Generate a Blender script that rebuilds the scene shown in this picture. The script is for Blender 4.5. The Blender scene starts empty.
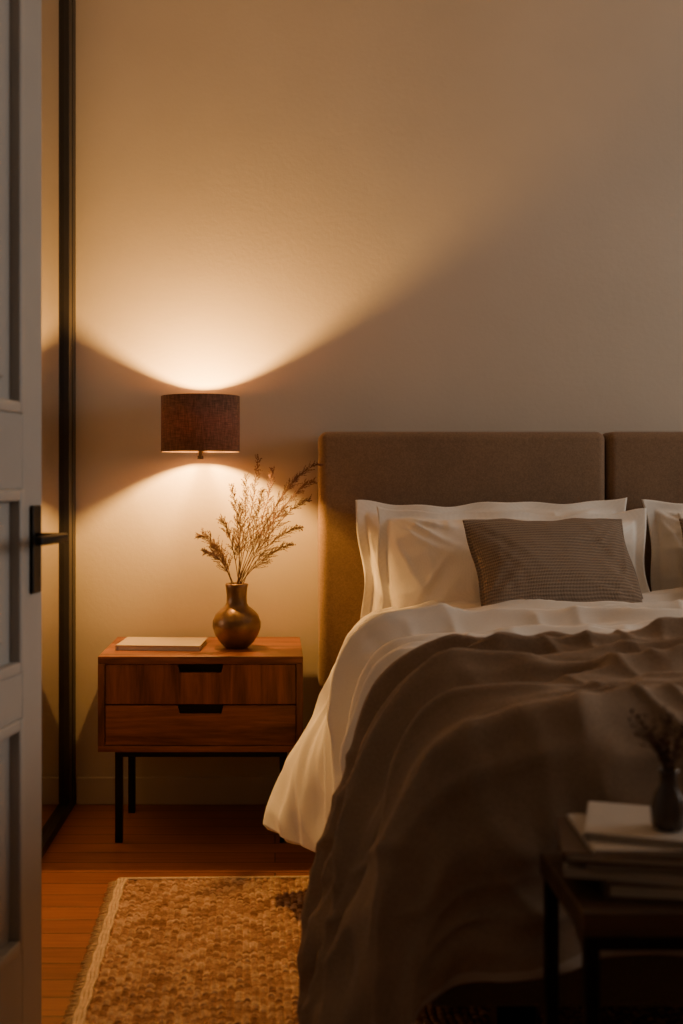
import bpy, bmesh, math, random, time
import numpy as np
from mathutils import Vector, Matrix, noise
random.seed(7); np.random.seed(7)
sc=bpy.context.scene
COL=sc.collection
def Y(d): return d-3.4      # distance measured forward from y=-3.4 -> world y (back wall y=0)

# ---------------------------------------------------------------- materials
def new_mat(name):
    m=bpy.data.materials.new(name); m.use_nodes=True
    nt=m.node_tree; b=nt.nodes['Principled BSDF']
    return m,nt,b
def link(nt,a,b): nt.links.new(a,b)
def coords(nt,scale=(1,1,1),rot=(0,0,0),kind='Object'):
    tc=nt.nodes.new('ShaderNodeTexCoord'); mp=nt.nodes.new('ShaderNodeMapping')
    mp.inputs['Scale'].default_value=scale; mp.inputs['Rotation'].default_value=rot
    link(nt,tc.outputs[kind],mp.inputs['Vector']); return mp.outputs['Vector']
def ramp(nt,fac,stops):
    r=nt.nodes.new('ShaderNodeValToRGB'); e=r.color_ramp.elements
    while len(e)<len(stops): e.new(0.5)
    for i,(p,c) in enumerate(stops):
        e[i].position=p; e[i].color=(c[0],c[1],c[2],1)
    link(nt,fac,r.inputs['Fac']); return r.outputs['Color']
def ntex(nt,vec,scale,detail=4,rough=0.55,dist=0):
    n=nt.nodes.new('ShaderNodeTexNoise'); n.inputs['Scale'].default_value=scale
    n.inputs['Detail'].default_value=detail; n.inputs['Roughness'].default_value=rough
    n.inputs['Distortion'].default_value=dist
    link(nt,vec,n.inputs['Vector']); return n.outputs['Fac']
def math_n(nt,op,a,b=None):
    n=nt.nodes.new('ShaderNodeMath'); n.operation=op
    for i,v in enumerate((a,b)):
        if v is None: continue
        if isinstance(v,(int,float)): n.inputs[i].default_value=v
        else: link(nt,v,n.inputs[i])
    return n.outputs[0]
def bump(nt,b,h,strength,dist=0.01):
    n=nt.nodes.new('ShaderNodeBump'); n.inputs['Strength'].default_value=strength
    n.inputs['Distance'].default_value=dist
    link(nt,h,n.inputs['Height']); link(nt,n.outputs['Normal'],b.inputs['Normal'])
def simple(name,col,rough=0.6,metal=0.0,var=0.15,nscale=8,bs=0.0,bscale=60,spec=0.5):
    m,nt,b=new_mat(name); v=coords(nt)
    f=ntex(nt,v,nscale)
    c0=[c*(1-var) for c in col]; c1=[min(1,c*(1+var)) for c in col]
    link(nt,ramp(nt,f,[(0.3,c0),(0.7,c1)]),b.inputs['Base Color'])
    b.inputs['Roughness'].default_value=rough; b.inputs['Metallic'].default_value=metal
    b.inputs['Specular IOR Level'].default_value=spec
    if bs>0: bump(nt,b,ntex(nt,v,bscale,3),bs,0.004)
    return m
def weave(name,col,scale=350,var=0.25,strength=0.5,sheen=0.3,rough=0.9,dist=0.002,cloud=0.12):
    m,nt,b=new_mat(name); v=coords(nt)
    sx=nt.nodes.new('ShaderNodeTexWave'); sx.bands_direction='X'; sx.inputs['Scale'].default_value=scale/6.28
    sx.inputs['Distortion'].default_value=1.2; link(nt,v,sx.inputs['Vector'])
    sz=nt.nodes.new('ShaderNodeTexWave'); sz.bands_direction='Z'; sz.inputs['Scale'].default_value=scale/6.28
    sz.inputs['Distortion'].default_value=1.2; link(nt,v,sz.inputs['Vector'])
    h=math_n(nt,'MULTIPLY',sx.outputs['Fac'],sz.outputs['Fac'])
    n1=ntex(nt,v,220,3)
    n2=ntex(nt,v,5,3)
    s=math_n(nt,'ADD',math_n(nt,'MULTIPLY',h,0.35),math_n(nt,'MULTIPLY',n1,0.65))
    s=math_n(nt,'ADD',math_n(nt,'MULTIPLY',s,1-cloud*2),math_n(nt,'MULTIPLY',n2,cloud*2))
    c0=[c*(1-var) for c in col]; c1=[min(1,c*(1+var)) for c in col]
    link(nt,ramp(nt,s,[(0.25,c0),(0.65,c1)]),b.inputs['Base Color'])
    b.inputs['Roughness'].default_value=rough
    b.inputs['Sheen Weight'].default_value=sheen; b.inputs['Specular IOR Level'].default_value=0.2
    bump(nt,b,s,strength,dist)
    return m
def wood(name,dark,light,axis='X',scale=1.0,rough=0.4,bs=0.15):
    m,nt,b=new_mat(name)
    st={'X':(1.2,14,14),'Y':(14,1.2,14),'Z':(14,14,1.2)}[axis]
    v=coords(nt,[s*scale for s in st])
    f=ntex(nt,v,2.2,6,0.6,0.6)
    g=ntex(nt,v,9,3,0.6)
    s=math_n(nt,'ADD',math_n(nt,'MULTIPLY',f,0.75),math_n(nt,'MULTIPLY',g,0.25))
    link(nt,ramp(nt,s,[(0.36,dark),(0.62,light)]),b.inputs['Base Color'])
    b.inputs['Roughness'].default_value=rough
    bump(nt,b,s,bs,0.002)
    return m

def plaster(name,col):
    m,nt,b=new_mat(name); v=coords(nt)
    f=ntex(nt,v,1.5,4); c0=[c*0.95 for c in col]; c1=[min(1,c*1.04) for c in col]
    link(nt,ramp(nt,f,[(0.35,c0),(0.65,c1)]),b.inputs['Base Color'])
    b.inputs['Roughness'].default_value=0.85; b.inputs['Specular IOR Level'].default_value=0.2
    h=math_n(nt,'ADD',ntex(nt,v,70,4,0.6),math_n(nt,'MULTIPLY',ntex(nt,v,9,3),1.2))
    bump(nt,b,h,0.16,0.004)
    return m
M_wall=plaster('wall_plaster',(0.575,0.50,0.41))
M_ceil=plaster('ceiling_paint',(0.62,0.57,0.50))
M_trim=simple('trim_paint',(0.55,0.48,0.40),0.55,var=0.03)
M_door=simple('door_paint',(0.42,0.40,0.37),0.5,var=0.04,bs=0.05)
M_black=simple('black_metal',(0.012,0.010,0.009),0.45,0.6,var=0.2)
M_blackw=simple('black_frame',(0.014,0.011,0.010),0.5,0.0,var=0.2)
M_nwoodH=wood('walnut_h',(0.095,0.029,0.013),(0.30,0.104,0.042),'X')
M_nwoodV=wood('walnut_v',(0.088,0.027,0.012),(0.28,0.095,0.040),'Z')
M_twood=wood('table_wood',(0.045,0.025,0.015),(0.12,0.068,0.042),'X')
M_head=weave('headboard_fabric',(0.235,0.150,0.093),600,0.35,0.6,0.15)
M_sheet=weave('white_cotton',(0.84,0.79,0.72),900,0.04,0.12,0.1,0.85,0.001,0.05)
M_duvet=weave('duvet_cotton',(0.84,0.79,0.72),900,0.04,0.15,0.1,0.85,0.001,0.05)
M_frame=weave('bed_frame_fabric',(0.17,0.112,0.073),600,0.3,0.5,0.1)
M_page=simple('paper',(0.62,0.55,0.46),0.8,var=0.08,nscale=40)
M_cover=simple('book_cover_cream',(0.55,0.48,0.40),0.6,var=0.06)
M_coverN=simple('notebook_cover',(0.46,0.39,0.32),0.6,var=0.06)
M_coverD=simple('book_cover_brown',(0.13,0.080,0.055),0.5,var=0.1)
M_coverG=simple('book_cover_grey',(0.30,0.25,0.20),0.5,var=0.1)
M_bronze=simple('bronze_glaze',(0.20,0.115,0.060),0.38,0.5,var=0.3,nscale=25,bs=0.2,bscale=120)
M_plant=simple('dried_plant',(0.17,0.085,0.055),0.9,var=0.35,nscale=60)
M_plantD=simple('dried_sprig',(0.12,0.068,0.048),0.9,var=0.3,nscale=60)
M_glassd=simple('smoked_ceramic',(0.10,0.072,0.054),0.18,0.0,var=0.2)

def floor_mat():
    m,nt,b=new_mat('oak_floor')
    v=coords(nt)
    br=nt.nodes.new('ShaderNodeTexBrick'); link(nt,v,br.inputs['Vector'])
    br.inputs['Scale'].default_value=1.0; br.inputs['Brick Width'].default_value=2.3
    br.inputs['Row Height'].default_value=0.075; br.inputs['Mortar Size'].default_value=0.0018
    br.inputs['Color1'].default_value=(0.15,0.15,0.15,1); br.inputs['Color2'].default_value=(0.85,0.85,0.85,1)
    br.inputs['Mortar'].default_value=(0.5,0.5,0.5,1); br.offset=0.37
    vg=coords(nt,(1.2,30,1))
    g=ntex(nt,vg,3,6,0.6,0.8)
    s=math_n(nt,'ADD',math_n(nt,'MULTIPLY',g,0.70),math_n(nt,'MULTIPLY',br.outputs['Color'],0.30))
    c=ramp(nt,s,[(0.25,(0.135,0.038,0.017)),(0.75,(0.40,0.142,0.062))])
    mx=nt.nodes.new('ShaderNodeMixRGB'); link(nt,br.outputs['Fac'],mx.inputs['Fac'])
    link(nt,c,mx.inputs['Color1']); mx.inputs['Color2'].default_value=(0.03,0.012,0.006,1)
    link(nt,mx.outputs['Color'],b.inputs['Base Color'])
    b.inputs['Roughness'].default_value=0.28
    bump(nt,b,math_n(nt,'SUBTRACT',math_n(nt,'MULTIPLY',g,0.25),br.outputs['Fac']),0.35,0.002)
    return m
M_floor=floor_mat()
def jute():
    m,nt,b=new_mat('jute'); v=coords(nt)
    at=nt.nodes.new('ShaderNodeAttribute'); at.attribute_name='yarn'
    a=ntex(nt,coords(nt,(50,180,60)),1.0,4,0.7); c=ntex(nt,v,350,2); e=ntex(nt,v,9,3)
    s=math_n(nt,'ADD',math_n(nt,'MULTIPLY',a,0.40),math_n(nt,'MULTIPLY',c,0.20))
    s=math_n(nt,'ADD',s,math_n(nt,'MULTIPLY',at.outputs['Fac'],0.22))
    s=math_n(nt,'ADD',s,math_n(nt,'MULTIPLY',e,0.18))
    link(nt,ramp(nt,s,[(0.36,(0.17,0.080,0.050)),(0.5,(0.38,0.215,0.145)),(0.62,(0.62,0.43,0.315))]),b.inputs['Base Color'])
    b.inputs['Roughness'].default_value=0.95; b.inputs['Specular IOR Level'].default_value=0.1
    bump(nt,b,s,0.6,0.003); return m
M_jute=jute()
M_bind=simple('rug_binding',(0.62,0.46,0.34),0.95,var=0.2,nscale=90,bs=0.5,bscale=200)
def blanket_mat():
    m=weave('blanket_linen',(0.335,0.236,0.158),700,0.28,0.5,0.1,0.92,0.003,0.2)
    nt=m.node_tree; b=nt.nodes['Principled BSDF']
    tc=nt.nodes.new('ShaderNodeTexCoord'); sp=nt.nodes.new('ShaderNodeSeparateXYZ'); link(nt,tc.outputs['UV'],sp.inputs[0])
    n=ntex(nt,tc.outputs['UV'],60,2)
    t=math_n(nt,'ADD',sp.outputs['Y'],math_n(nt,'MULTIPLY',math_n(nt,'SUBTRACT',n,0.5),0.012))
    lt=math_n(nt,'LESS_THAN',t,0.018)
    src=b.inputs['Base Color'].links[0].from_socket
    mx=nt.nodes.new('ShaderNodeMixRGB'); link(nt,math_n(nt,'MULTIPLY',lt,0.8),mx.inputs['Fac']); link(nt,src,mx.inputs['Color1'])
    mx.inputs['Color2'].default_value=(0.50,0.41,0.32,1); link(nt,mx.outputs[0],b.inputs['Base Color'])
    return m
M_blanket=blanket_mat()
def knit():
    m,nt,b=new_mat('ribbed_knit')
    tc=nt.nodes.new('ShaderNodeTexCoord')
    def wave(d,s):
        w=nt.nodes.new('ShaderNodeTexWave'); w.bands_direction=d; w.inputs['Scale'].default_value=s
        w.inputs['Distortion'].default_value=0.3; link(nt,tc.outputs['UV'],w.inputs['Vector']); return w.outputs['Fac']
    h=math_n(nt,'ADD',math_n(nt,'MULTIPLY',wave('Y',10),0.60),math_n(nt,'MULTIPLY',wave('X',20),0.40))
    link(nt,ramp(nt,h,[(0.1,(0.20,0.138,0.092)),(0.9,(0.36,0.258,0.178))]),b.inputs['Base Color'])
    b.inputs['Roughness'].default_value=0.95; b.inputs['Sheen Weight'].default_value=0.1
    bump(nt,b,h,0.8,0.005); return m
M_knit=knit()
def shade_mat():
    m,nt,b=new_mat('lamp_shade_linen'); v=coords(nt,(1,1,1))
    s=math_n(nt,'ADD',math_n(nt,'MULTIPLY',ntex(nt,coords(nt,(300,300,40)),1,3),0.5),math_n(nt,'MULTIPLY',ntex(nt,coords(nt,(40,40,500)),1,3),0.5))
    c=ramp(nt,s,[(0.35,(0.070,0.040,0.028)),(0.65,(0.20,0.118,0.082))])
    link(nt,c,b.inputs['Base Color']); b.inputs['Roughness'].default_value=0.95
    bump(nt,b,s,0.4,0.002)
    tr=nt.nodes.new('ShaderNodeBsdfTranslucent'); link(nt,ramp(nt,s,[(0.38,(0.08,0.027,0.012)),(0.62,(0.30,0.105,0.048))]),tr.inputs['Color'])
    mx=nt.nodes.new('ShaderNodeMixShader'); mx.inputs[0].default_value=0.09
    link(nt,b.outputs[0],mx.inputs[1]); link(nt,tr.outputs[0],mx.inputs[2])
    link(nt,mx.outputs[0],nt.nodes['Material Output'].inputs['Surface']); return m
M_shade=shade_mat()
m,nt,b=new_mat('mirror_glass'); f=ntex(nt,coords(nt),3); link(nt,ramp(nt,f,[(0.3,(0.64,0.61,0.58)),(0.7,(0.68,0.65,0.62))]),b.inputs['Base Color'])
b.inputs['Metallic'].default_value=1; b.inputs['Roughness'].default_value=0.06; M_mirror=m

# ---------------------------------------------------------------- mesh helpers
def obj_from(name,verts,faces,mat=None,smooth=False,parent=None):
    me=bpy.data.meshes.new(name); me.from_pydata([tuple(v) for v in verts],[],faces); me.update()
    ob=bpy.data.objects.new(name,me); COL.objects.link(ob)
    if mat: me.materials.append(mat)
    if smooth:
        for p in me.polygons: p.use_smooth=True
    if parent: ob.parent=parent
    return ob
def box(name,x0,x1,y0,y1,z0,z1,mat=None,bev=0.0,seg=2,parent=None,smooth=None):
    bm=bmesh.new(); bmesh.ops.create_cube(bm,size=1)
    for v in bm.verts:
        v.co=Vector(((x0+x1)/2+v.co.x*(x1-x0),(y0+y1)/2+v.co.y*(y1-y0),(z0+z1)/2+v.co.z*(z1-z0)))
    if bev>0: bmesh.ops.bevel(bm,geom=bm.edges[:],offset=bev,segments=seg,affect='EDGES',profile=0.5)
    me=bpy.data.meshes.new(name); bm.to_mesh(me); bm.free()
    ob=bpy.data.objects.new(name,me); COL.objects.link(ob)
    if mat: me.materials.append(mat)
    if smooth or (smooth is None and bev>0 and seg>2):
        for p in me.polygons: p.use_smooth=True
    if parent: ob.parent=parent
    return ob
def empty(name,loc=(0,0,0)):
    e=bpy.data.objects.new(name,None); COL.objects.link(e); e.empty_display_size=0.1; return e
def lathe(name,prof,cx,cy,mat,n=48,parent=None):
    vs=[];fs=[]
    for r,z in prof:
        for i in range(n):
            a=2*math.pi*i/n; vs.append((cx+r*math.cos(a),cy+r*math.sin(a),z))
    for j in range(len(prof)-1):
        for i in range(n):
            k=(i+1)%n; fs.append((j*n+i,j*n+k,(j+1)*n+k,(j+1)*n+i))
    return obj_from(name,vs,fs,mat,True,parent)
class Acc:
    def __init__(s): s.v=[];s.f=[]
    def tube(s,pts,r0,r1,n=5):
        base=len(s.v); m=len(pts)
        for i,p in enumerate(pts):
            p=Vector(p); t=(Vector(pts[min(i+1,m-1)])-Vector(pts[max(i-1,0)])).normalized()
            a=t.orthogonal().normalized(); b2=t.cross(a); r=r0+(r1-r0)*i/max(1,m-1)
            for k in range(n):
                an=2*math.pi*k/n; s.v.append(p+a*math.cos(an)*r+b2*math.sin(an)*r)
        for i in range(m-1):
            for k in range(n):
                l=(k+1)%n; s.f.append((base+i*n+k,base+i*n+l,base+(i+1)*n+l,base+(i+1)*n+k))
        s.f.append(tuple(base+k for k in range(n))[::-1]); s.f.append(tuple(base+(m-1)*n+k for k in range(n)))
    def bud(s,c,d,l,w):
        c=Vector(c);d=Vector(d).normalized();a=d.orthogonal().normalized();b2=d.cross(a);B=len(s.v)
        s.v+= [c-d*l*0.5,c+a*w,c+b2*w,c-a*w,c-b2*w,c+d*l*0.5]
        for q in ((0,2,1),(0,3,2),(0,4,3),(0,1,4),(5,1,2),(5,2,3),(5,3,4),(5,4,1)): s.f.append(tuple(B+i for i in q))
    def make(s,name,mat,parent=None,smooth=True): return obj_from(name,s.v,s.f,mat,smooth,parent)
def grid_mesh(name,P,UV=None,mat=None):
    nv,nu,_=P.shape
    idx=np.arange(nv*nu).reshape(nv,nu)
    f=np.stack([idx[:-1,:-1],idx[:-1,1:],idx[1:,1:],idx[1:,:-1]],-1).reshape(-1,4)
    me=bpy.data.meshes.new(name); me.vertices.add(nv*nu); me.vertices.foreach_set('co',P.reshape(-1).astype(np.float32))
    nf=len(f); me.loops.add(nf*4); me.loops.foreach_set('vertex_index',f.reshape(-1).astype(np.int32))
    me.polygons.add(nf); me.polygons.foreach_set('loop_start',np.arange(0,nf*4,4,dtype=np.int32))
    me.polygons.foreach_set('loop_total',np.full(nf,4,dtype=np.int32)); me.polygons.foreach_set('use_smooth',np.ones(nf,dtype=bool))
    me.update(calc_edges=True); me.validate()
    if UV is not None:
        ul=me.uv_layers.new(name='UVMap'); uvf=UV.reshape(-1,2)[f.reshape(-1)]
        ul.data.foreach_set('uv',uvf.reshape(-1).astype(np.float32))
    if mat: me.materials.append(mat)
    ob=bpy.data.objects.new(name,me); COL.objects.link(ob); return ob
def vnoise(X,Yv,seed):
    rng=np.random.RandomState(seed); G=rng.rand(256,256)
    ia=np.floor(X).astype(int);ib=np.floor(Yv).astype(int);fa=X-ia;fb=Yv-ib
    fa=fa*fa*(3-2*fa);fb=fb*fb*(3-2*fb)
    g=lambda i,j:G[i%256,j%256]
    return (g(ia,ib)*(1-fa)+g(ia+1,ib)*fa)*(1-fb)+(g(ia,ib+1)*(1-fa)+g(ia+1,ib+1)*fa)*fb
def sridge(n,w=0.10):
    return 1-np.sqrt((2*n-1)**2+w*w)

# ---------------------------------------------------------------- pillows
def pillow(name,w,h,H,mat,seed,flange=0.03,conc=0.035,crease=0.015,nu=130,wv=1.0):
    nv=int(nu*h/w); W2=w/2+flange; H2=h/2+flange
    u=np.linspace(-1,1,nu+1); v=np.linspace(-1,1,nv+1); U,V=np.meshgrid(u,v)
    fu=w/2/W2; fv=h/2/H2
    a=np.clip(np.abs(U)/fu,0,1); c=np.clip(np.abs(V)/fv,0,1)
    body=((1-a**2.6)*(1-c**2.6))
    body=np.clip(body,0,1)**0.52
    X=W2*U*(1-conc*(1-V**2)*np.abs(U)**2); Yy=H2*V*(1-conc*1.4*(1-U**2)*np.abs(V)**2)
    X=X+wv*0.006*np.sin(V*5+seed*1.7)*np.abs(U)**3; Yy=Yy+wv*(0.006*np.sin(U*6+seed)+0.003*np.sin(U*15+seed*3))*np.abs(V)**3
    def side(sg,sd):
        fill=1-0.18*V+0.20*(vnoise(U*2+5,V*1.6+5,sd)-.5)*2
        Z=H*body*fill
        cr=np.zeros_like(U)
        wx=0.25*(vnoise(X*7+3,Yy*7+3,sd+60)-.5)
        for k,(cx,cy) in enumerate(((-1,-1),(1,-1),(1,1),(-1,1))):
            dx=(U-cx)*w/2; dy=(V-cy)*h/2; r=np.hypot(dx,dy)+1e-4; an=np.arctan2(dy,dx)+wx
            rd=np.clip(sridge(vnoise(an*5.0+20+k*9,r*3+7,sd+k)),0,1)
            cr+= (rd**2.6-0.3)*np.exp(-((r-0.11)/0.14)**2)*1.5
        e=np.minimum((1-a)*w/2,(1-c)*h/2); sct=np.where((1-a)*w<(1-c)*h,Yy,X)
        n=vnoise(sct*26+60,e*4+3,sd+21); cr+=0.5*(np.clip(sridge(n),0,1)**2-0.4)*np.exp(-(e/0.07)**2)
        n=vnoise(X*6+U*2+30+wx*6,Yy*9+30+V*2-wx*5,sd+11); cr+=0.55*(np.clip(sridge(n,0.2),0,1)**2-0.3)
        n=vnoise(X*20+40,Yy*9+50+wx*9,sd+12); cr+=0.25*(np.clip(sridge(n),0,1)**2-0.4)
        Z=Z+crease*cr*np.clip(body*2.2,0,1)
        wave=wv*(0.005*np.sin(X*31+seed)+0.004*np.sin(Yy*37+seed*2))
        return sg*np.maximum(Z,0)+wave*(1-body)+sg*0.0015
    A=grid_mesh(name,np.stack([X,Yy,side(1,seed*13+1)],-1),np.stack([(U*.5+.5)*w/h,V*.5+.5],-1),mat)
    B=grid_mesh(name+'_b',np.stack([X,Yy,side(-1,seed*13+5)],-1)[:,::-1],np.stack([(U*.5+.5)*w/h,V*.5+.5],-1)[:,::-1],mat)
    bm=bmesh.new(); bm.from_mesh(A.data); bm.from_mesh(B.data)
    be=[e for e in bm.edges if e.is_boundary]
    try: bmesh.ops.bridge_loops(bm,edges=be)
    except Exception as ex: pass
    bm.to_mesh(A.data); bm.free(); bpy.data.objects.remove(B,do_unlink=True)
    return A

# ---------------------------------------------------------------- bedding
XL,XR=0.24,1.68; CX=0.96
YH,YF=Y(3.2),Y(1.60)
HW=(XR-XL)/2
def colY_bulge(y): return math.exp(-((y-Y(2.74))/0.16)**2)
def flare(y): return (0.075+0.21*colY_bulge(y)+0.06*max(0,min(1,(Y(2.2)-y)/0.6)))*min(1,max(0.15,(YH-y)/0.30))
def ztop(x,y): return 0.560+0.050*(1-min(1,abs((x-CX)/HW))**3.0)*min(1,0.75+max(0,(YH-y)/0.5)*0.25)
def collider():
    ny=64; P=[]
    ys=[YF+(YH-YF)*j/ny for j in range(ny+1)]
    def ring(y,drop):
        r=[]; fl=flare(y); N1=14;N2=40
        for k in range(N1):
            t=k/N1; r.append((XL-fl*(1-t)**1.1,y,0.03+0.50*t))
        for k in range(N2+1):
            x=XL+0.02+(XR-XL-0.04)*k/N2; r.append((x,y,ztop(x,y)))
        for k in range(N1-1,-1,-1):
            t=k/N1; r.append((XR+fl*(1-t)**1.1,y,0.03+0.50*t))
        return [(x,yy,min(z,drop)) for x,yy,z in r]
    for (dy,dz) in ((0.05,0.03),(0.04,0.35),(0.03,0.50),(0.018,0.58)): P.append(ring(YF-dy,dz))
    for y in ys: P.append(ring(y,9))
    return grid_mesh('tmp_collider',np.array(P))
def run_cloth(ob,frames,bend,mass,cdist,tension,rest,quality=5):
    ob.shape_key_add(name='Basis',from_mix=False)
    k=ob.shape_key_add(name='Rest',from_mix=False); k.data.foreach_set('co',rest.reshape(-1).astype(np.float32)); k.value=0.0
    md=ob.modifiers.new('Cloth','CLOTH'); s=md.settings
    s.rest_shape_key=ob.data.shape_keys.key_blocks['Rest']
    s.quality=quality; s.mass=mass; s.tension_stiffness=tension; s.compression_stiffness=tension
    s.shear_stiffness=tension*0.5; s.bending_stiffness=bend; s.air_damping=2.0
    s.tension_damping=5;s.compression_damping=5;s.shear_damping=5;s.bending_damping=0.5
    md.collision_settings.distance_min=cdist; md.collision_settings.collision_quality=2
    md.point_cache.frame_start=1; md.point_cache.frame_end=frames+1
    for f in range(1,frames+1): sc.frame_set(f)
    dg=bpy.context.evaluated_depsgraph_get()
    me=bpy.data.meshes.new_from_object(ob.evaluated_get(dg))
    co=np.zeros(len(me.vertices)*3,dtype=np.float32); me.vertices.foreach_get('co',co)
    sc.frame_set(1); bpy.data.objects.remove(ob,do_unlink=True)
    return co.reshape(-1,3).astype(float)
colob=collider()
colob.modifiers.new('Collision','COLLISION'); colob.collision.thickness_outer=0.01; colob.collision.cloth_friction=15; colob.collision.damping=0.5
fl_=obj_from('tmp_floor',[(-2,-4,0.02),(3,-4,0.02),(3,1,0.02),(-2,1,0.02)],[(0,1,2,3)])
fl_.modifiers.new('Collision','COLLISION')
def drape(x,y,off):
    xl=XL+0.02; xr=XR-0.02
    hx=max(0,xl-x,x-xr); sg=-1 if x<CX else 1
    hy=max(0,YF-y)
    xc=min(max(x,xl),xr); yc=max(y,YF)
    z=ztop(xc,yc)
    if hx==0 and hy==0: return (x,y,z+off)
    r=(hx**2.6+hy**2.6)**(1/2.6); fl=flare(yc)/0.5*0.95
    ph=math.atan2(hy,hx); s2=math.sin(2*ph)**2 if hx>0 and hy>0 else 0
    fx=fl+max(0,0.40-fl)*s2; fy=0.10+0.34*s2
    X=xc+sg*(r*math.cos(ph)*fx+off*min(1,hx/0.03)); Yy=yc-(r*math.sin(ph)*fy+off*min(1,hy/0.03))
    return (X,Yy,max(0.05,z+off-off*min(1,r/0.03)-r*(0.96-0.06*s2)))
def sheet(name,x0,x1,yh,yf,off,nu,shear,mat,seed,sx,sy):
    nv=int(nu*(yh-yf)/(x1-x0)); P=np.zeros((nv+1,nu+1,3)); UV=np.zeros((nv+1,nu+1,2)); FL=np.zeros((nv+1,nu+1,2)); P0=P.copy()
    for j in range(nv+1):
        for i in range(nu+1):
            u=i/nu;v=j/nv; x=x0+(x1-x0)*u
            hang=max(0,(XL+0.02)-x,x-(XR-0.02))
            yh2=yh-hang*shear+0.012*math.sin(x*9+seed); y=yf+(yh2-yf)*v
            P0[j,i]=drape(x,y,off)
            P[j,i]=drape(x,y,off+0.010*(noise.noise(Vector((x*6,y*6,seed)))+0.5))
            UV[j,i]=(u,v); FL[j,i]=(x,y)
    RS=P0*np.array([sx,sy,1.0])
    return grid_mesh(name,P,UV,mat),P.shape,RS,UV,FL
def up1(A,k):
    n=A.shape[0]; t=np.linspace(0,n-1,(n-1)*k+1); i=np.minimum(t.astype(int),n-2); f=(t-i).reshape((-1,)+(1,)*(A.ndim-1))
    g=lambda q:A[np.clip(q,0,n-1)]
    p0,p1,p2,p3=g(i-1),g(i),g(i+1),g(i+2)
    return 0.5*((2*p1)+(-p0+p2)*f+(2*p0-5*p1+4*p2-p3)*f**2+(-p0+3*p1-3*p2+p3)*f**3)
def ups(A,k): 
    return np.swapaxes(up1(np.swapaxes(up1(A,k),0,1),k),0,1)
def smooth(A,n):
    for _ in range(n):
        B=A.copy(); B[1:-1]=(A[:-2]+2*A[1:-1]+A[2:])/4; A=B.copy(); B[:,1:-1]=(A[:,:-2]+2*A[:,1:-1]+A[:,2:])/4; A=B
    return A
def corner_smooth(P,FL,n=14):
    x,y=FL[...,0],FL[...,1]; hang=np.maximum(0,np.maximum(XL+.02-x,x-(XR-.02))); hf=np.maximum(0,YF-y)
    w=np.clip((hang+0.06)/0.10,0,1)*np.clip((hf+0.02)/0.06,0,1)*np.clip((0.10+np.maximum(XL+.02-x,x-(XR-.02)))/0.1,0,1)
    w=smooth(w[...,None],3)
    return P*(1-w)+smooth(P,n)*w
def normals(P):
    P=smooth(P,3)
    du=np.gradient(P,axis=1); dv=np.gradient(P,axis=0); n=np.cross(du,dv); n/=np.linalg.norm(n,axis=2,keepdims=True)+1e-9
    return n
def ridges(x,y,spec,seed):
    out=np.zeros_like(x)
    for k,(y0,sl,amp,wd,xa,xb) in enumerate(spec):
        wob=(vnoise(x*2.2+k*7+3,x*0+k*3.1,seed+k)-.5)*0.085+(vnoise(x*7+k*5+3,x*0+k*1.7,seed+40+k)-.5)*0.025
        d=y-(y0+sl*(x-0.6)+wob)
        wl=wd*(0.7+0.6*vnoise(x*3+k*2.3,x*0+9,seed+80+k))
        prof=np.where(d>0,np.exp(-(d/(wl*0.5))**2),np.exp(-np.abs(d/(wl*1.2))**1.6))
        env=1/(1+np.exp(-(x-xa)/0.05))*1/(1+np.exp((x-xb)/0.08))
        am=amp*(0.3+1.2*vnoise(x*2.6+k*4.1,x*0+2.2,seed+120+k))
        out+=am*prof*env
    return out
YHD=Y(2.98); YHB=Y(2.14)
def f_duvet(FL):
    x,y=FL[...,0],FL[...,1]; hang=np.maximum(0,np.maximum(XL+.02-x,x-(XR-.02)))
    t=YHD-hang*0.62-y
    spec=[]
    for k,(tt,am,wd) in enumerate(((0.08,.030,.042),(0.155,.028,.024),(0.22,.034,.032),(0.30,.032,.025),(0.37,.034,.036),(0.45,.032,.026),(0.53,.030,.032),(0.62,.028,.026),(0.70,.024,.030),(0.79,.018,.03))):
        spec.append((YHD-tt,0.10*math.sin(k*2.1),am,wd,-9,9))
    F=ridges(x,y+hang*0.62,spec,5)
    n=vnoise(x*4+3,t*17+3,77); F+=0.016*np.clip(sridge(n),0,1)**2.5
    n=vnoise(x*11+3,t*24+3,78); F+=0.009*np.clip(sridge(n),0,1)**2
    F+=0.032*np.exp(-((t-0.03)/0.07)**2)
    fade=np.clip(1-(t-0.76)/0.25,0.12,1)
    return F*fade
duv,shp,RS,UVd,FLd=sheet('duvet_sim',XL-0.42,XR+0.42,YHD,YF-0.13,0.03,90,0.62,M_duvet,2.0,1.01,1.01)
Pd=run_cloth(duv,24,2.0,0.4,0.018,12,RS).reshape(shp)
Pd=corner_smooth(smooth(Pd,1),FLd,6)
Pc=Pd+normals(Pd)*f_duvet(FLd)[...,None]
col2=grid_mesh('tmp_duvet',Pc); col2.modifiers.new('Collision','COLLISION'); col2.collision.thickness_outer=0.008; col2.collision.cloth_friction=15
K=5
PU=ups(Pd,K); FU=ups(FLd,K); UU=ups(UVd,K)
duvet=grid_mesh('duvet',PU+normals(PU)*f_duvet(FU)[...,None],UU,M_duvet)

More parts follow.
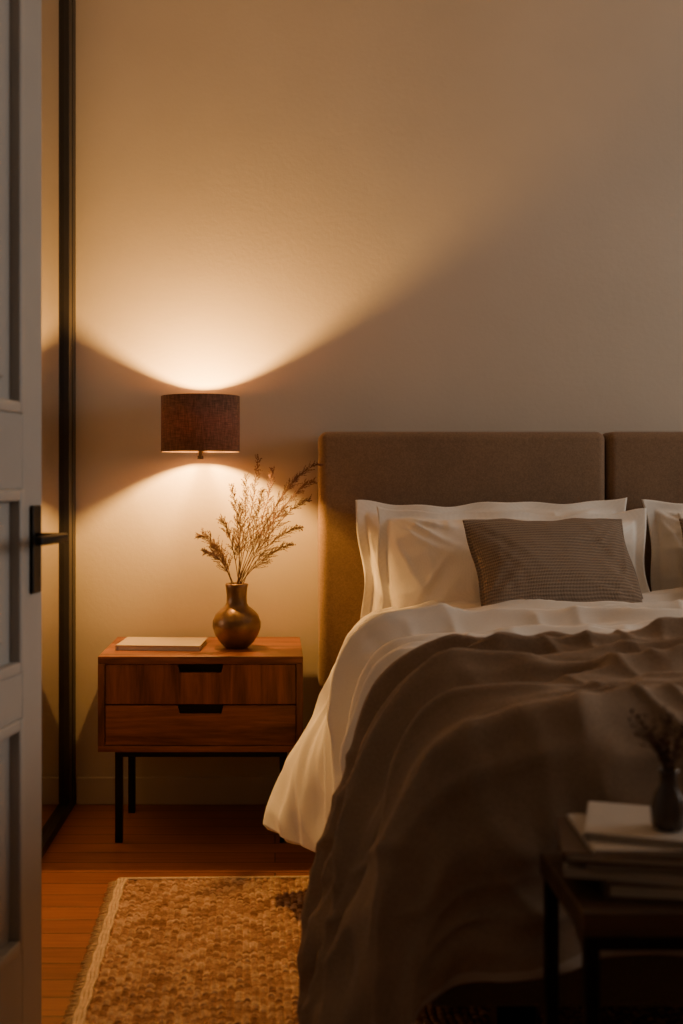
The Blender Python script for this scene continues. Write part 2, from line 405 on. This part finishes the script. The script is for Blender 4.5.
def f_blanket(FL):
    x,y=FL[...,0],FL[...,1]; hang=np.maximum(0,np.maximum(XL+.02-x,x-(XR-.02))); hf=np.maximum(0,YF-y)
    t=YHB-hang*0.30-y
    S=[]
    for tt,sl,am,wd,xa,xb in ((0.022,0.0,.018,.022,-9,9),(0.06,0.10,.036,.022,-9,1.5),(0.10,-.08,.028,.017,-9,9),(0.14,0.16,.040,.025,-9,1.3),(0.18,-.12,.034,.020,0.1,9),(0.225,0.19,.040,.024,-9,0.9),(0.275,-.08,.034,.020,-9,9),(0.33,0.22,.038,.027,-9,0.8),(0.39,-.15,.028,.022,0.3,9),(0.44,0.20,.032,.027,-9,0.6),(0.50,0.16,.024,.025,-9,0.5),(0.35,-.02,.024,.018,0.7,9)):
        S.append((YHB-tt,sl,am,wd,xa,xb))
    F=ridges(x,y+hang*0.30,S,305)
    n=vnoise(x*3+3,t*22+3,177); F+=0.018*np.clip(sridge(n),0,1)**2.5*np.clip(1.3-t/0.6,0.3,1)
    n=vnoise(x*8+3,t*36+3,178); F+=0.009*np.clip(sridge(n),0,1)**2
    n=vnoise((x+t)*8+3,(x-t)*14+3,179); F+=0.010*np.clip(sridge(n),0,1)**3
    wx=x+0.05*(vnoise(x*4,y*4,9)-.5)
    g=0.5+0.5*np.sin(wx*2*math.pi/0.24+6.6*vnoise(x*3,y*0+2,19))
    F+=0.016*g*np.clip(hf/0.2,0,1)*np.clip(1-hang/0.2,0,1)
    g=0.5+0.5*np.sin(y*2*math.pi/0.16+5*vnoise(y*3,x*2,29))
    F+=0.020*g*np.clip(hang/0.35,0,1)*np.clip(t/0.3,0,1)*np.clip(1-hf/0.10,0,1)
    return F*np.clip(1-np.minimum(hang,hf)/0.12,0.25,1)
bl,shp,RS,UVb,FLb=sheet('blanket_sim',XL-0.44,XR+0.44,YHB,YF-0.205,0.070,104,0.30,M_blanket,5.0,1.01,1.01)
Pb=run_cloth(bl,24,0.6,0.35,0.012,12,RS).reshape(shp)
Pb=corner_smooth(smooth(Pb,1),FLb,16)
K=6
PU=ups(Pb,K); FU=ups(FLb,K); UU=ups(UVb,K)
blanket=grid_mesh('throw_blanket',PU+normals(PU)*f_blanket(FU)[...,None],UU,M_blanket)
for o in (colob,fl_,col2): bpy.data.objects.remove(o,do_unlink=True)
for o,th in ((duvet,0.016),(blanket,0.006)):
    sd=o.modifiers.new('Solid','SOLIDIFY'); sd.thickness=th; sd.offset=-1

# ---------------------------------------------------------------- room
box('floor',-2.0,3.3,-5.3,0.1,-0.08,0,M_floor)
box('ceiling',-2.0,3.3,-5.3,0.1,2.75,2.85,M_ceil)
box('wall_back',-1.9,3.3,0,0.1,0,2.75,M_wall)
box('wall_front',-2.0,3.3,-5.3,-5.2,0,2.75,M_wall)
wr=empty('wall_right')
WY0,WY1,WZ0,WZ1=-2.1,-0.5,0.9,2.3
for nm,a in (('below',(3.2,3.3,-5.2,0,0,WZ0)),('above',(3.2,3.3,-5.2,0,WZ1,2.75)),('near',(3.2,3.3,-5.2,WY0,WZ0,WZ1)),('far',(3.2,3.3,WY1,0,WZ0,WZ1))):
    box(nm,*a,M_wall,parent=wr)
wn=empty('added_window_1')  # unseen window, added to hold the room fill light
for nm,a in (('sill',(3.16,3.31,WY0-0.04,WY1+0.04,WZ0-0.03,WZ0+0.02)),('head',(3.2,3.28,WY0,WY1,WZ1-0.05,WZ1)),('jamb_1',(3.2,3.28,WY0,WY0+0.05,WZ0+.02,WZ1-.05)),('jamb_2',(3.2,3.28,WY1-0.05,WY1,WZ0+.02,WZ1-.05)),('mullion',(3.22,3.26,-1.32,-1.28,WZ0+.02,WZ1-.05))):
    box(nm,*a,M_trim,parent=wn)
wl=empty('wall_left')
box('above_wardrobe',-0.74,-0.62,-2.26,0,2.56,2.75,M_wall,parent=wl)
box('closet_back',-0.80,-0.70,-2.26,0,0,2.56,M_wall,parent=wl)
box('doorway_stub',-1.9,-0.60,-2.36,-2.26,0,2.75,M_wall,parent=wl)
box('side',-2.0,-1.9,-5.2,-2.36,0,2.75,M_wall,parent=wl)
mw=empty('mirrored_wardrobe_door')
box('mirror_panel',-0.635,-0.620,-2.2,-0.10,0.03,2.50,M_mirror,parent=mw)
box('stile_outer',-0.660,-0.603,-0.05,-0.002,0.0,2.56,M_blackw,0.003,parent=mw)
box('stile_inner',-0.650,-0.604,-0.105,-0.058,0.03,2.52,M_blackw,0.003,parent=mw)
box('stile_web',-0.650,-0.612,-0.060,-0.045,0.03,2.52,M_blackw,parent=mw)
box('stile_end',-0.660,-0.606,-2.25,-2.19,0.0,2.56,M_blackw,0.003,parent=mw)
box('floor_track',-0.67,-0.602,-2.25,-0.002,0.0,0.028,M_blackw,0.003,parent=mw)
box('top_track',-0.67,-0.606,-2.25,-0.002,2.50,2.56,M_blackw,0.003,parent=mw)
box('baseboard_back',-0.600,3.2,-0.016,0,0,0.082,M_trim,0.003)
box('baseboard_right',3.184,3.2,-5.2,-0.016,0,0.082,M_trim,0.003)
tr=empty('trim_1')
box('casing_face',-0.74,-0.60,-2.385,-2.36,0,2.15,M_door,0.004,parent=tr)
box('casing_jamb',-0.60,-0.575,-2.385,-2.255,0,2.15,M_door,0.004,parent=tr)

door=empty('door_1')
E=Vector((-0.405,Y(1.95),0)); du=Vector((-0.18,-1,0)).normalized(); dn=Vector((-du.y,du.x,0))
if dn.x<0: dn=-dn
def dbox(name,u0,u1,n0,n1,z0,z1,mat=M_door,bev=0.0,seg=2,parent=door):
    ob=box(name,u0,u1,n0,n1,z0,z1,mat,bev,seg,parent=None)
    for v in ob.data.vertices:
        v.co=E+du*v.co.x+dn*v.co.y+Vector((0,0,v.co.z))
    if du.cross(dn).z<0: ob.data.flip_normals()
    ob.parent=parent; return ob
W=0.80;T=0.04
dbox('stile_free',0,0.085,-T,0,0.012,2.04,bev=0.002)
dbox('stile_hinge',W-0.1,W,-T,0,0.012,2.04,bev=0.002)
rails=[(0.012,0.20),(0.585,0.66),(0.965,1.09),(1.90,2.04)]
for i,(a,c) in enumerate(rails): dbox('rail_%d'%i,0.085,W-0.1,-T,0,a,c,bev=0.002)
for i in range(3):
    a=rails[i][1]; c=rails[i+1][0]
    dbox('panel_%d'%i,0.085,W-0.1,-T+0.012,-0.014,a,c)
    dbox('field_%d'%i,0.14,W-0.155,-T+0.006,-0.006,a+0.055,c-0.055,bev=0.005,seg=2)
    for j,(u0,u1,z0,z1) in enumerate(((0.083,0.103,a,c),(W-0.12,W-0.098,a,c),(0.1,W-0.12,a,a+0.02),(0.1,W-0.12,c-0.02,c))):
        dbox('mould_%d_%d'%(i,j),u0,u1,-T-0.004,0.004,z0,z1,bev=0.004,seg=3)
hz=0.882
for sfx,s0 in (('',1),('_back',-1)):
    def nn(a,b_): return (a,b_) if s0==1 else (-T-b_,-T-a)
    dbox('handle_plate'+sfx,0.018,0.056,*nn(0,0.007),hz-0.095,hz+0.055,M_black,0.003)
    dbox('handle_neck'+sfx,0.030,0.046,*nn(0,0.055),hz-0.008,hz+0.008,M_black,0.004,3)
    dbox('handle_lever'+sfx,0.028,0.15,*nn(0.045,0.060),hz-0.008,hz+0.008,M_black,0.005,3)

# ---------------------------------------------------------------- nightstand
ns=empty('nightstand')
X0,X1=-0.474,0.075; YB,YFn=Y(3.375),Y(3.0); ZB,ZT=0.252,0.508
box('top',X0,X1,YFn,YB,ZT-0.02,ZT,M_nwoodH,0.0015,parent=ns)
box('bottom',X0,X1,YFn,YB,ZB,ZB+0.016,M_nwoodH,0.0015,parent=ns)
box('side_left',X0,X0+0.018,YFn,YB,ZB+0.016,ZT-0.02,M_nwoodV,0.001,parent=ns)
box('side_right',X1-0.018,X1,YFn,YB,ZB+0.016,ZT-0.02,M_nwoodV,0.001,parent=ns)
box('back',X0+0.018,X1-0.018,YB-0.012,YB,ZB+0.016,ZT-0.02,M_nwoodH,parent=ns)
box('inner_shade_sheet',X0+0.018,X1-0.018,YFn+0.03,YFn+0.05,ZB+0.016,ZT-0.02,M_blackw,parent=ns)  # black sheet standing in for the shade behind the drawer notches
def drawer(name,x0,x1,z0,z1,mat):
    nx0,nx1=-0.262,-0.138; d=0.022
    pts=[(x0,z0),(x1,z0),(x1,z1),(nx1,z1),(nx1-0.006,z1-d),(nx0+0.006,z1-d),(nx0,z1),(x0,z1)]
    ya,yb=YFn+0.004,YFn+0.024; n=len(pts)
    vs=[(x,ya,z) for x,z in pts]+[(x,yb,z) for x,z in pts]
    fs=[tuple(range(n)),tuple(range(2*n-1,n-1,-1))]+[(i,i+n,(i+1)%n+n,(i+1)%n) for i in range(n)]
    obj_from(name,vs,fs,mat,parent=ns)
    box(name+'_pull',nx0+0.002,nx1-0.002,ya+0.010,ya+0.016,z1-d-0.002,z1-0.001,M_black,parent=ns)
zm=(ZB+0.016+ZT-0.02)/2
drawer('drawer_upper',X0+0.020,X1-0.020,zm+0.002,ZT-0.022,M_nwoodV)
drawer('drawer_lower',X0+0.020,X1-0.020,ZB+0.018,zm-0.002,M_nwoodH)
lx=(X0+0.042,X1-0.062); ly=(YFn+0.03,YB-0.075)
for i,x in enumerate(lx):
    for j,y in enumerate(ly): box('leg_%d%d'%(i,j),x,x+0.02,y,y+0.02,0,ZB-0.018,M_black,0.001,parent=ns)
for j,y in enumerate(ly): box('rail_x%d'%j,lx[0],lx[1]+0.02,y,y+0.02,ZB-0.02,ZB,M_black,parent=ns)
for i,x in enumerate(lx): box('rail_y%d'%i,x,x+0.02,ly[0]+.02,ly[1],ZB-0.02,ZB,M_black,parent=ns)
nb=empty('notebook')
def book(parent,cx,cy,z,w,d,h,rot,mc,tag=''):
    Rm=Matrix.Translation((cx,cy,z))@Matrix.Rotation(rot,4,'Z')
    parts=[box('cover_bottom'+tag,-w/2,w/2,-d/2,d/2,0,0.0025,mc,0.0008,parent=None),
           box('pages'+tag,-w/2+0.004,w/2-0.004,-d/2+0.004,d/2-0.003,0.0025,h-0.0025,M_page),
           box('cover_top'+tag,-w/2,w/2,-d/2,d/2,h-0.0025,h,mc,0.0008),
           box('spine'+tag,-w/2-0.001,-w/2+0.003,-d/2,d/2,0.001,h-0.001,mc)]
    for p in parts: p.data.transform(Rm); p.parent=parent
book(nb,-0.318,Y(3.18),ZT,0.235,0.165,0.015,math.radians(-4),M_coverN)
pv=empty('vase_with_dried_stems'); vx,vy=-0.108,Y(3.16)
pr=[(0.0,0),(0.030,0),(0.034,0.003),(0.047,0.016),(0.061,0.037),(0.068,0.058),(0.068,0.074),(0.060,0.094),(0.046,0.108),(0.034,0.117),(0.0290,0.126),(0.0285,0.148),(0.030,0.166),(0.033,0.179),(0.031,0.181),(0.027,0.176),(0.024,0.145),(0.024,0.125),(0.02,0.05),(0,0.02)]
lathe('vase',[(r,z+ZT) for r,z in pr],vx,vy,M_bronze,parent=pv)
ac=Acc(); rr=random.Random(3)
def px(x,y,d): return Vector(((x-275)*d/1122,Y(d),0.98-(y-480)*d/1122))
tips=[((258,458),3.15,(250,520)),((232,487),3.20,(238,530)),((320,464),3.10,(280,500)),((298,476),3.16,(268,520)),((308,500),3.06,(275,528)),((300,528),3.12,(270,545)),((200,536),3.14,(215,548)),((206,552),3.05,(222,562)),((222,520),3.2,(232,545)),((240,505),3.08,(240,540)),((272,470),3.24,(262,520)),((285,508),3.2,(262,540)),((246,478),3.1,(244,530)),((212,545),3.22,(225,560)),((262,492),3.1,(254,530)),((312,482),3.18,(278,515)),((290,545),3.08,(262,560))]
for (tx,ty),d,(mx_,my_) in tips:
    a=Vector((vx+rr.uniform(-.012,.012),vy+rr.uniform(-.012,.012),ZT+0.15)); m_=px(mx_,my_,(d+3.16)/2); t=px(tx,ty,d)
    c1=m_*2-(a+t)/2
    pts=[a*(1-s)**2+c1*2*s*(1-s)+t*s*s for s in [k/14 for k in range(15)]]
    ac.tube([a-Vector((0,0,0.1))]+pts,0.0013,0.0006,5)
    for s in np.linspace(0.30,1.0,30):
        p=a*(1-s)**2+c1*2*s*(1-s)+t*s*s; tg=((c1-a)*(1-s)+(t-c1)*s).normalized()
        for q in range(2):
            side=Vector((rr.uniform(-1,1),rr.uniform(-1,1),rr.uniform(-.6,.6))); side=(side-side.dot(tg)*tg).normalized()
            l=(0.016+0.040*(1-s))*rr.uniform(0.5,1.2)
            dirv=(tg*1.0+side*0.75).normalized()
            e=p+dirv*l; mid=p+dirv*l*0.5+tg*0.002
            ac.tube([p,mid,e],0.0006,0.0004,3)
            for w_ in np.linspace(0.25,1,6):
                pp=p+(e-p)*w_+Vector((rr.uniform(-1,1),rr.uniform(-1,1),rr.uniform(-1,1)))*0.002
                ac.bud(pp,dirv+side*0.3,rr.uniform(0.003,0.006),rr.uniform(0.0010,0.0018))
ac.make('dried_stems',M_plant,pv,False)

# ---------------------------------------------------------------- wall lamp
wlamp=empty('wall_lamp'); LX,LY=-0.215,-0.163; LZ0,LZ1=1.061,1.221; R=0.1135
n=96; vs=[];fs=[]
for r,z in ((R,LZ0),(R,LZ1),(R-0.002,LZ1),(R-0.002,LZ0)):
    for i in range(n):
        a=2*math.pi*i/n; vs.append((LX+r*math.cos(a),LY+r*math.sin(a),z))
for j in range(4):
    for i in range(n): fs.append((j*n+i,j*n+(i+1)%n,((j+1)%4)*n+(i+1)%n,((j+1)%4)*n+i))
obj_from('shade',vs,fs,M_shade,True,wlamp)
ac=Acc()
zb=1.141
ac.tube([(LX,LY,1.042),(LX,LY,1.110)],0.006,0.006,16)
ac.tube([(LX,LY,1.040),(LX,LY,1.050)],0.009,0.009,16)
ac.tube([(LX,LY,1.088),(LX,LY,1.116)],0.012,0.012,16)
ac.tube([(LX,LY,1.094),(LX,-0.02,1.094)],0.004,0.004,10)
for k in range(3):
    a=k*2*math.pi/3+0.5; ac.tube([(LX,LY,1.07),(LX+(R-.002)*math.cos(a),LY+(R-.002)*math.sin(a),1.066)],0.0010,0.0010,5)
ac.tube([(LX,-0.014,1.105),(LX,0,1.105)],0.022,0.022,24)
ac.make('bracket',M_black,wlamp,False)
ld=bpy.data.lights.new('bulb','POINT'); ld.energy=60; ld.color=(1.0,0.50,0.118); ld.shadow_soft_size=0.016
lo=bpy.data.objects.new('bulb',ld); COL.objects.link(lo); lo.location=(LX,LY,zb); lo.parent=wlamp

# ---------------------------------------------------------------- bed
bed=empty('bed')
hy0,hy1=Y(3.265),-0.018
box('headboard_panel_1',0.128,0.966,hy0,hy1,0.36,1.122,M_head,0.026,5,parent=bed,smooth=True)
box('headboard_panel_2',0.970,1.808,hy0,hy1,0.36,1.122,M_head,0.026,5,parent=bed,smooth=True)
box('headboard_back',0.16,1.765,hy1-0.03,-0.004,0.10,1.09,M_frame,parent=bed)
box('mattress',XL,XR,YF+0.03,hy0-0.004,0.33,0.548,M_sheet,0.04,5,parent=bed,smooth=True)
box('frame',XL-0.02,XR+0.02,YF,hy0-0.002,0.225,0.345,M_frame,0.012,3,parent=bed)
for i,(x,y) in enumerate(((XL+.1,YF+.12),(XR-.16,YF+.12),(XL+.1,hy0-.2),(XR-.16,hy0-.2))):
    box('leg_%d'%i,x,x+0.06,y,y+0.06,0.0 if i>1 else 0.012,0.225,M_black,parent=bed)
rad=math.radians
def place(ob,loc,tilt,yaw=0,roll=0):
    ob.matrix_world=Matrix.Translation(loc)@Matrix.Rotation(yaw,4,'Z')@Matrix.Rotation(tilt,4,'X')@Matrix.Rotation(roll,4,'Z')
P0=pillow('pillow',0.72,0.37,0.070,M_sheet,1)
P1=pillow('pillow.001',0.68,0.37,0.095,M_sheet,2)
P2=pillow('pillow.002',0.70,0.37,0.070,M_sheet,3)
P3=pillow('pillow.003',0.64,0.37,0.095,M_sheet,4)
place(P0,(0.622,Y(3.17),0.712),rad(77),0,rad(1))
place(P1,(0.640,Y(3.01),0.706),rad(64),rad(-2),rad(-1))
place(P2,(1.435,Y(3.17),0.715),rad(77),0,0)
place(P3,(1.47,Y(3.01),0.708),rad(64),rad(2),rad(1))
A0=pillow('throw_pillow',0.44,0.25,0.055,M_knit,5,flange=0.006,conc=0.03,crease=0.004,nu=80,wv=0.4)
A1=pillow('throw_pillow.001',0.44,0.25,0.055,M_knit,6,flange=0.006,conc=0.03,crease=0.004,nu=80,wv=0.4)
place(A0,(0.712,Y(2.855),0.766),rad(60),rad(14),rad(0))
place(A1,(1.275,Y(2.855),0.766),rad(60),rad(-10),rad(0))

# ---------------------------------------------------------------- rug
rx0,rx1,ry0,ry1=-0.362,2.1,Y(0.95),Y(2.735)
nx=int((rx1-rx0)/0.0028); ny=int((ry1-ry0)/0.0026)
xs=np.linspace(rx0,rx1,nx+1); ys=np.linspace(ry0,ry1,ny+1); XX,YY=np.meshgrid(xs,ys)
wob=(vnoise(XX*16,YY*16,1)-.5)*0.006+(vnoise(XX*45,YY*45,4)-.5)*0.003
col=(XX+wob)/0.0155; ci=np.floor(col).astype(int)
st=(YY+wob*1.3)/0.0105+(ci%2)*0.5; si=np.floor(st).astype(int)
lean=np.abs(((col-ci)-0.5))*2
ht=np.clip(1-lean**3,0,1)*(0.35+0.65*np.abs(np.sin(np.pi*(st+lean*0.35))))
rng=np.random.RandomState(5); Rt=rng.rand(512,512); yarn=Rt[ci%512,si%512]
ht=0.002+0.0065*ht*(0.6+0.5*yarn)+0.003*(vnoise(XX*60,YY*60,2)-.3)+0.002*(vnoise(XX*150,YY*150,3)-.5)
Pg=np.stack([XX,YY,np.maximum(ht,0.001)],-1)
rugE=empty('jute_rug')
rg=grid_mesh('weave',Pg,None,M_jute); rg.parent=rugE
at=rg.data.attributes.new('yarn','FLOAT','POINT'); at.data.foreach_set('value',yarn.reshape(-1).astype(np.float32))
ac=Acc()
for k in range(3):
    x=rx0-0.004-0.007*k; pts=[(x+0.0015*math.sin(i*0.8+k),ry0+(ry1-ry0)*i/160,0.005) for i in range(161)]
    ac.tube(pts,0.0044,0.0044,6)
for i in range(330):
    y=ry0+(ry1-ry0)*(i+rr.random()*0.5)/330
    ac.tube([(rx0-0.02,y,0.005),(rx0-0.032,y+rr.uniform(-.004,.004),0.003),(rx0-0.038-rr.random()*0.006,y+rr.uniform(-.006,.006),0.0015)],0.0016,0.0008,4)
for i in range(2):
    pts=[(rx0-0.02+(rx1-rx0+0.02)*t/120,ry1+0.003+0.006*i,0.005) for t in range(121)]; ac.tube(pts,0.0038,0.0038,6)
ac.make('binding',M_bind,rugE)
pv0=Vector((rx0,ry1,0))
rugE.matrix_world=Matrix.Translation(pv0)@Matrix.Rotation(rad(1.5),4,'Z')@Matrix.Translation(-pv0)

# ---------------------------------------------------------------- small table, books, vase at foot
tb=empty('side_table'); tz=0.50; tx0,tx1=0.342,0.86; tya,tyb=Y(1.245),Y(1.452)
box('top',tx0,tx1,tya,tyb,tz-0.028,tz,M_twood,0.0025,parent=tb)
for i,x in enumerate((tx0+0.004,tx1-0.022)):
    for j,y in enumerate((tya+0.004,tyb-0.022)): box('leg_%d%d'%(i,j),x,x+0.016,y,y+0.016,0.012,tz-0.028,M_black,0.001,parent=tb)
for j,y in enumerate((tya+0.004,tyb-0.022)): box('rail_%d'%j,tx0+0.02,tx1-0.022,y,y+0.016,tz-0.044,tz-0.028,M_black,parent=tb)
bs=empty('book_stack')
z=tz
specs=[(0.492,Y(1.345),0.205,0.150,0.018,-8,M_coverD),(0.464,Y(1.35),0.225,0.150,0.010,-14,M_cover),(0.478,Y(1.352),0.22,0.145,0.008,-6,M_coverG),(0.458,Y(1.350),0.225,0.145,0.012,-11,M_coverD),(0.474,Y(1.352),0.21,0.14,0.007,-2,M_cover),(0.480,Y(1.355),0.20,0.135,0.009,-18,M_cover)]
for i,(x,y,w_,d,h,r,mc) in enumerate(specs):
    book(bs,x,y,z,w_,d,h,rad(r),mc,'_%d'%i); z+=h+0.0003
sv=empty('bud_vase_with_sprig'); sx,sy=0.468,Y(1.335)
lathe('bud_vase',[(r*1.15,q*1.1+z) for r,q in ((0,0),(0.014,0),(0.017,0.004),(0.018,0.02),(0.014,0.036),(0.009,0.046),(0.008,0.058),(0.011,0.064),(0.009,0.064),(0.006,0.05),(0,0.02))],sx,sy,M_glassd,parent=sv)
ac=Acc()
for k in range(13):
    a=Vector((sx,sy,z+0.03)); t=a+Vector((rr.uniform(-.045,.05),rr.uniform(-.02,.02),rr.uniform(.06,.120)))
    c1=a+Vector((0,0,0.07))
    f_=lambda s:a*(1-s)**2+c1*2*s*(1-s)+t*s*s
    ac.tube([f_(i/8) for i in range(9)],0.0011,0.0006,4)
    for s in np.linspace(0.40,1,16):
        p=f_(s); dv=Vector((rr.uniform(-1,1),rr.uniform(-1,1),rr.uniform(0,1.2))).normalized(); e=p+dv*0.014*rr.random()
        ac.tube([p,e],0.0006,0.0004,3); ac.bud(e,dv,0.006,0.002)
ac.make('sprig',M_plantD,sv,False)

# ---------------------------------------------------------------- lights
al=bpy.data.lights.new('added_room_fill','AREA'); al.shape='RECTANGLE'; al.size=1.3; al.size_y=1.5; al.energy=32; al.color=(1.0,0.91,0.82)  # added area lamp filling the room, set in the unseen window opening
ao=bpy.data.objects.new('added_room_fill',al); COL.objects.link(ao); ao.location=(3.27,-1.3,1.6)
ao.rotation_euler=(0,math.radians(90),0)
w=bpy.data.worlds.new('World'); sc.world=w; w.use_nodes=True
w.node_tree.nodes['Background'].inputs['Color'].default_value=(0.5,0.5,0.55,1); w.node_tree.nodes['Background'].inputs['Strength'].default_value=0.1

# ---------------------------------------------------------------- camera
cd=bpy.data.cameras.new('camera'); co=bpy.data.objects.new('camera',cd); COL.objects.link(co)
co.location=(0,-3.4,0.98); co.rotation_euler=(math.radians(90),0,0)
cd.sensor_width=36; cd.sensor_fit='AUTO'; cd.lens=36*1122/1024
cd.shift_x=66.5/1024; cd.shift_y=-32/1024; cd.clip_start=0.02
cd.dof.use_dof=True; cd.dof.focus_distance=3.0; cd.dof.aperture_fstop=3.2
sc.camera=co
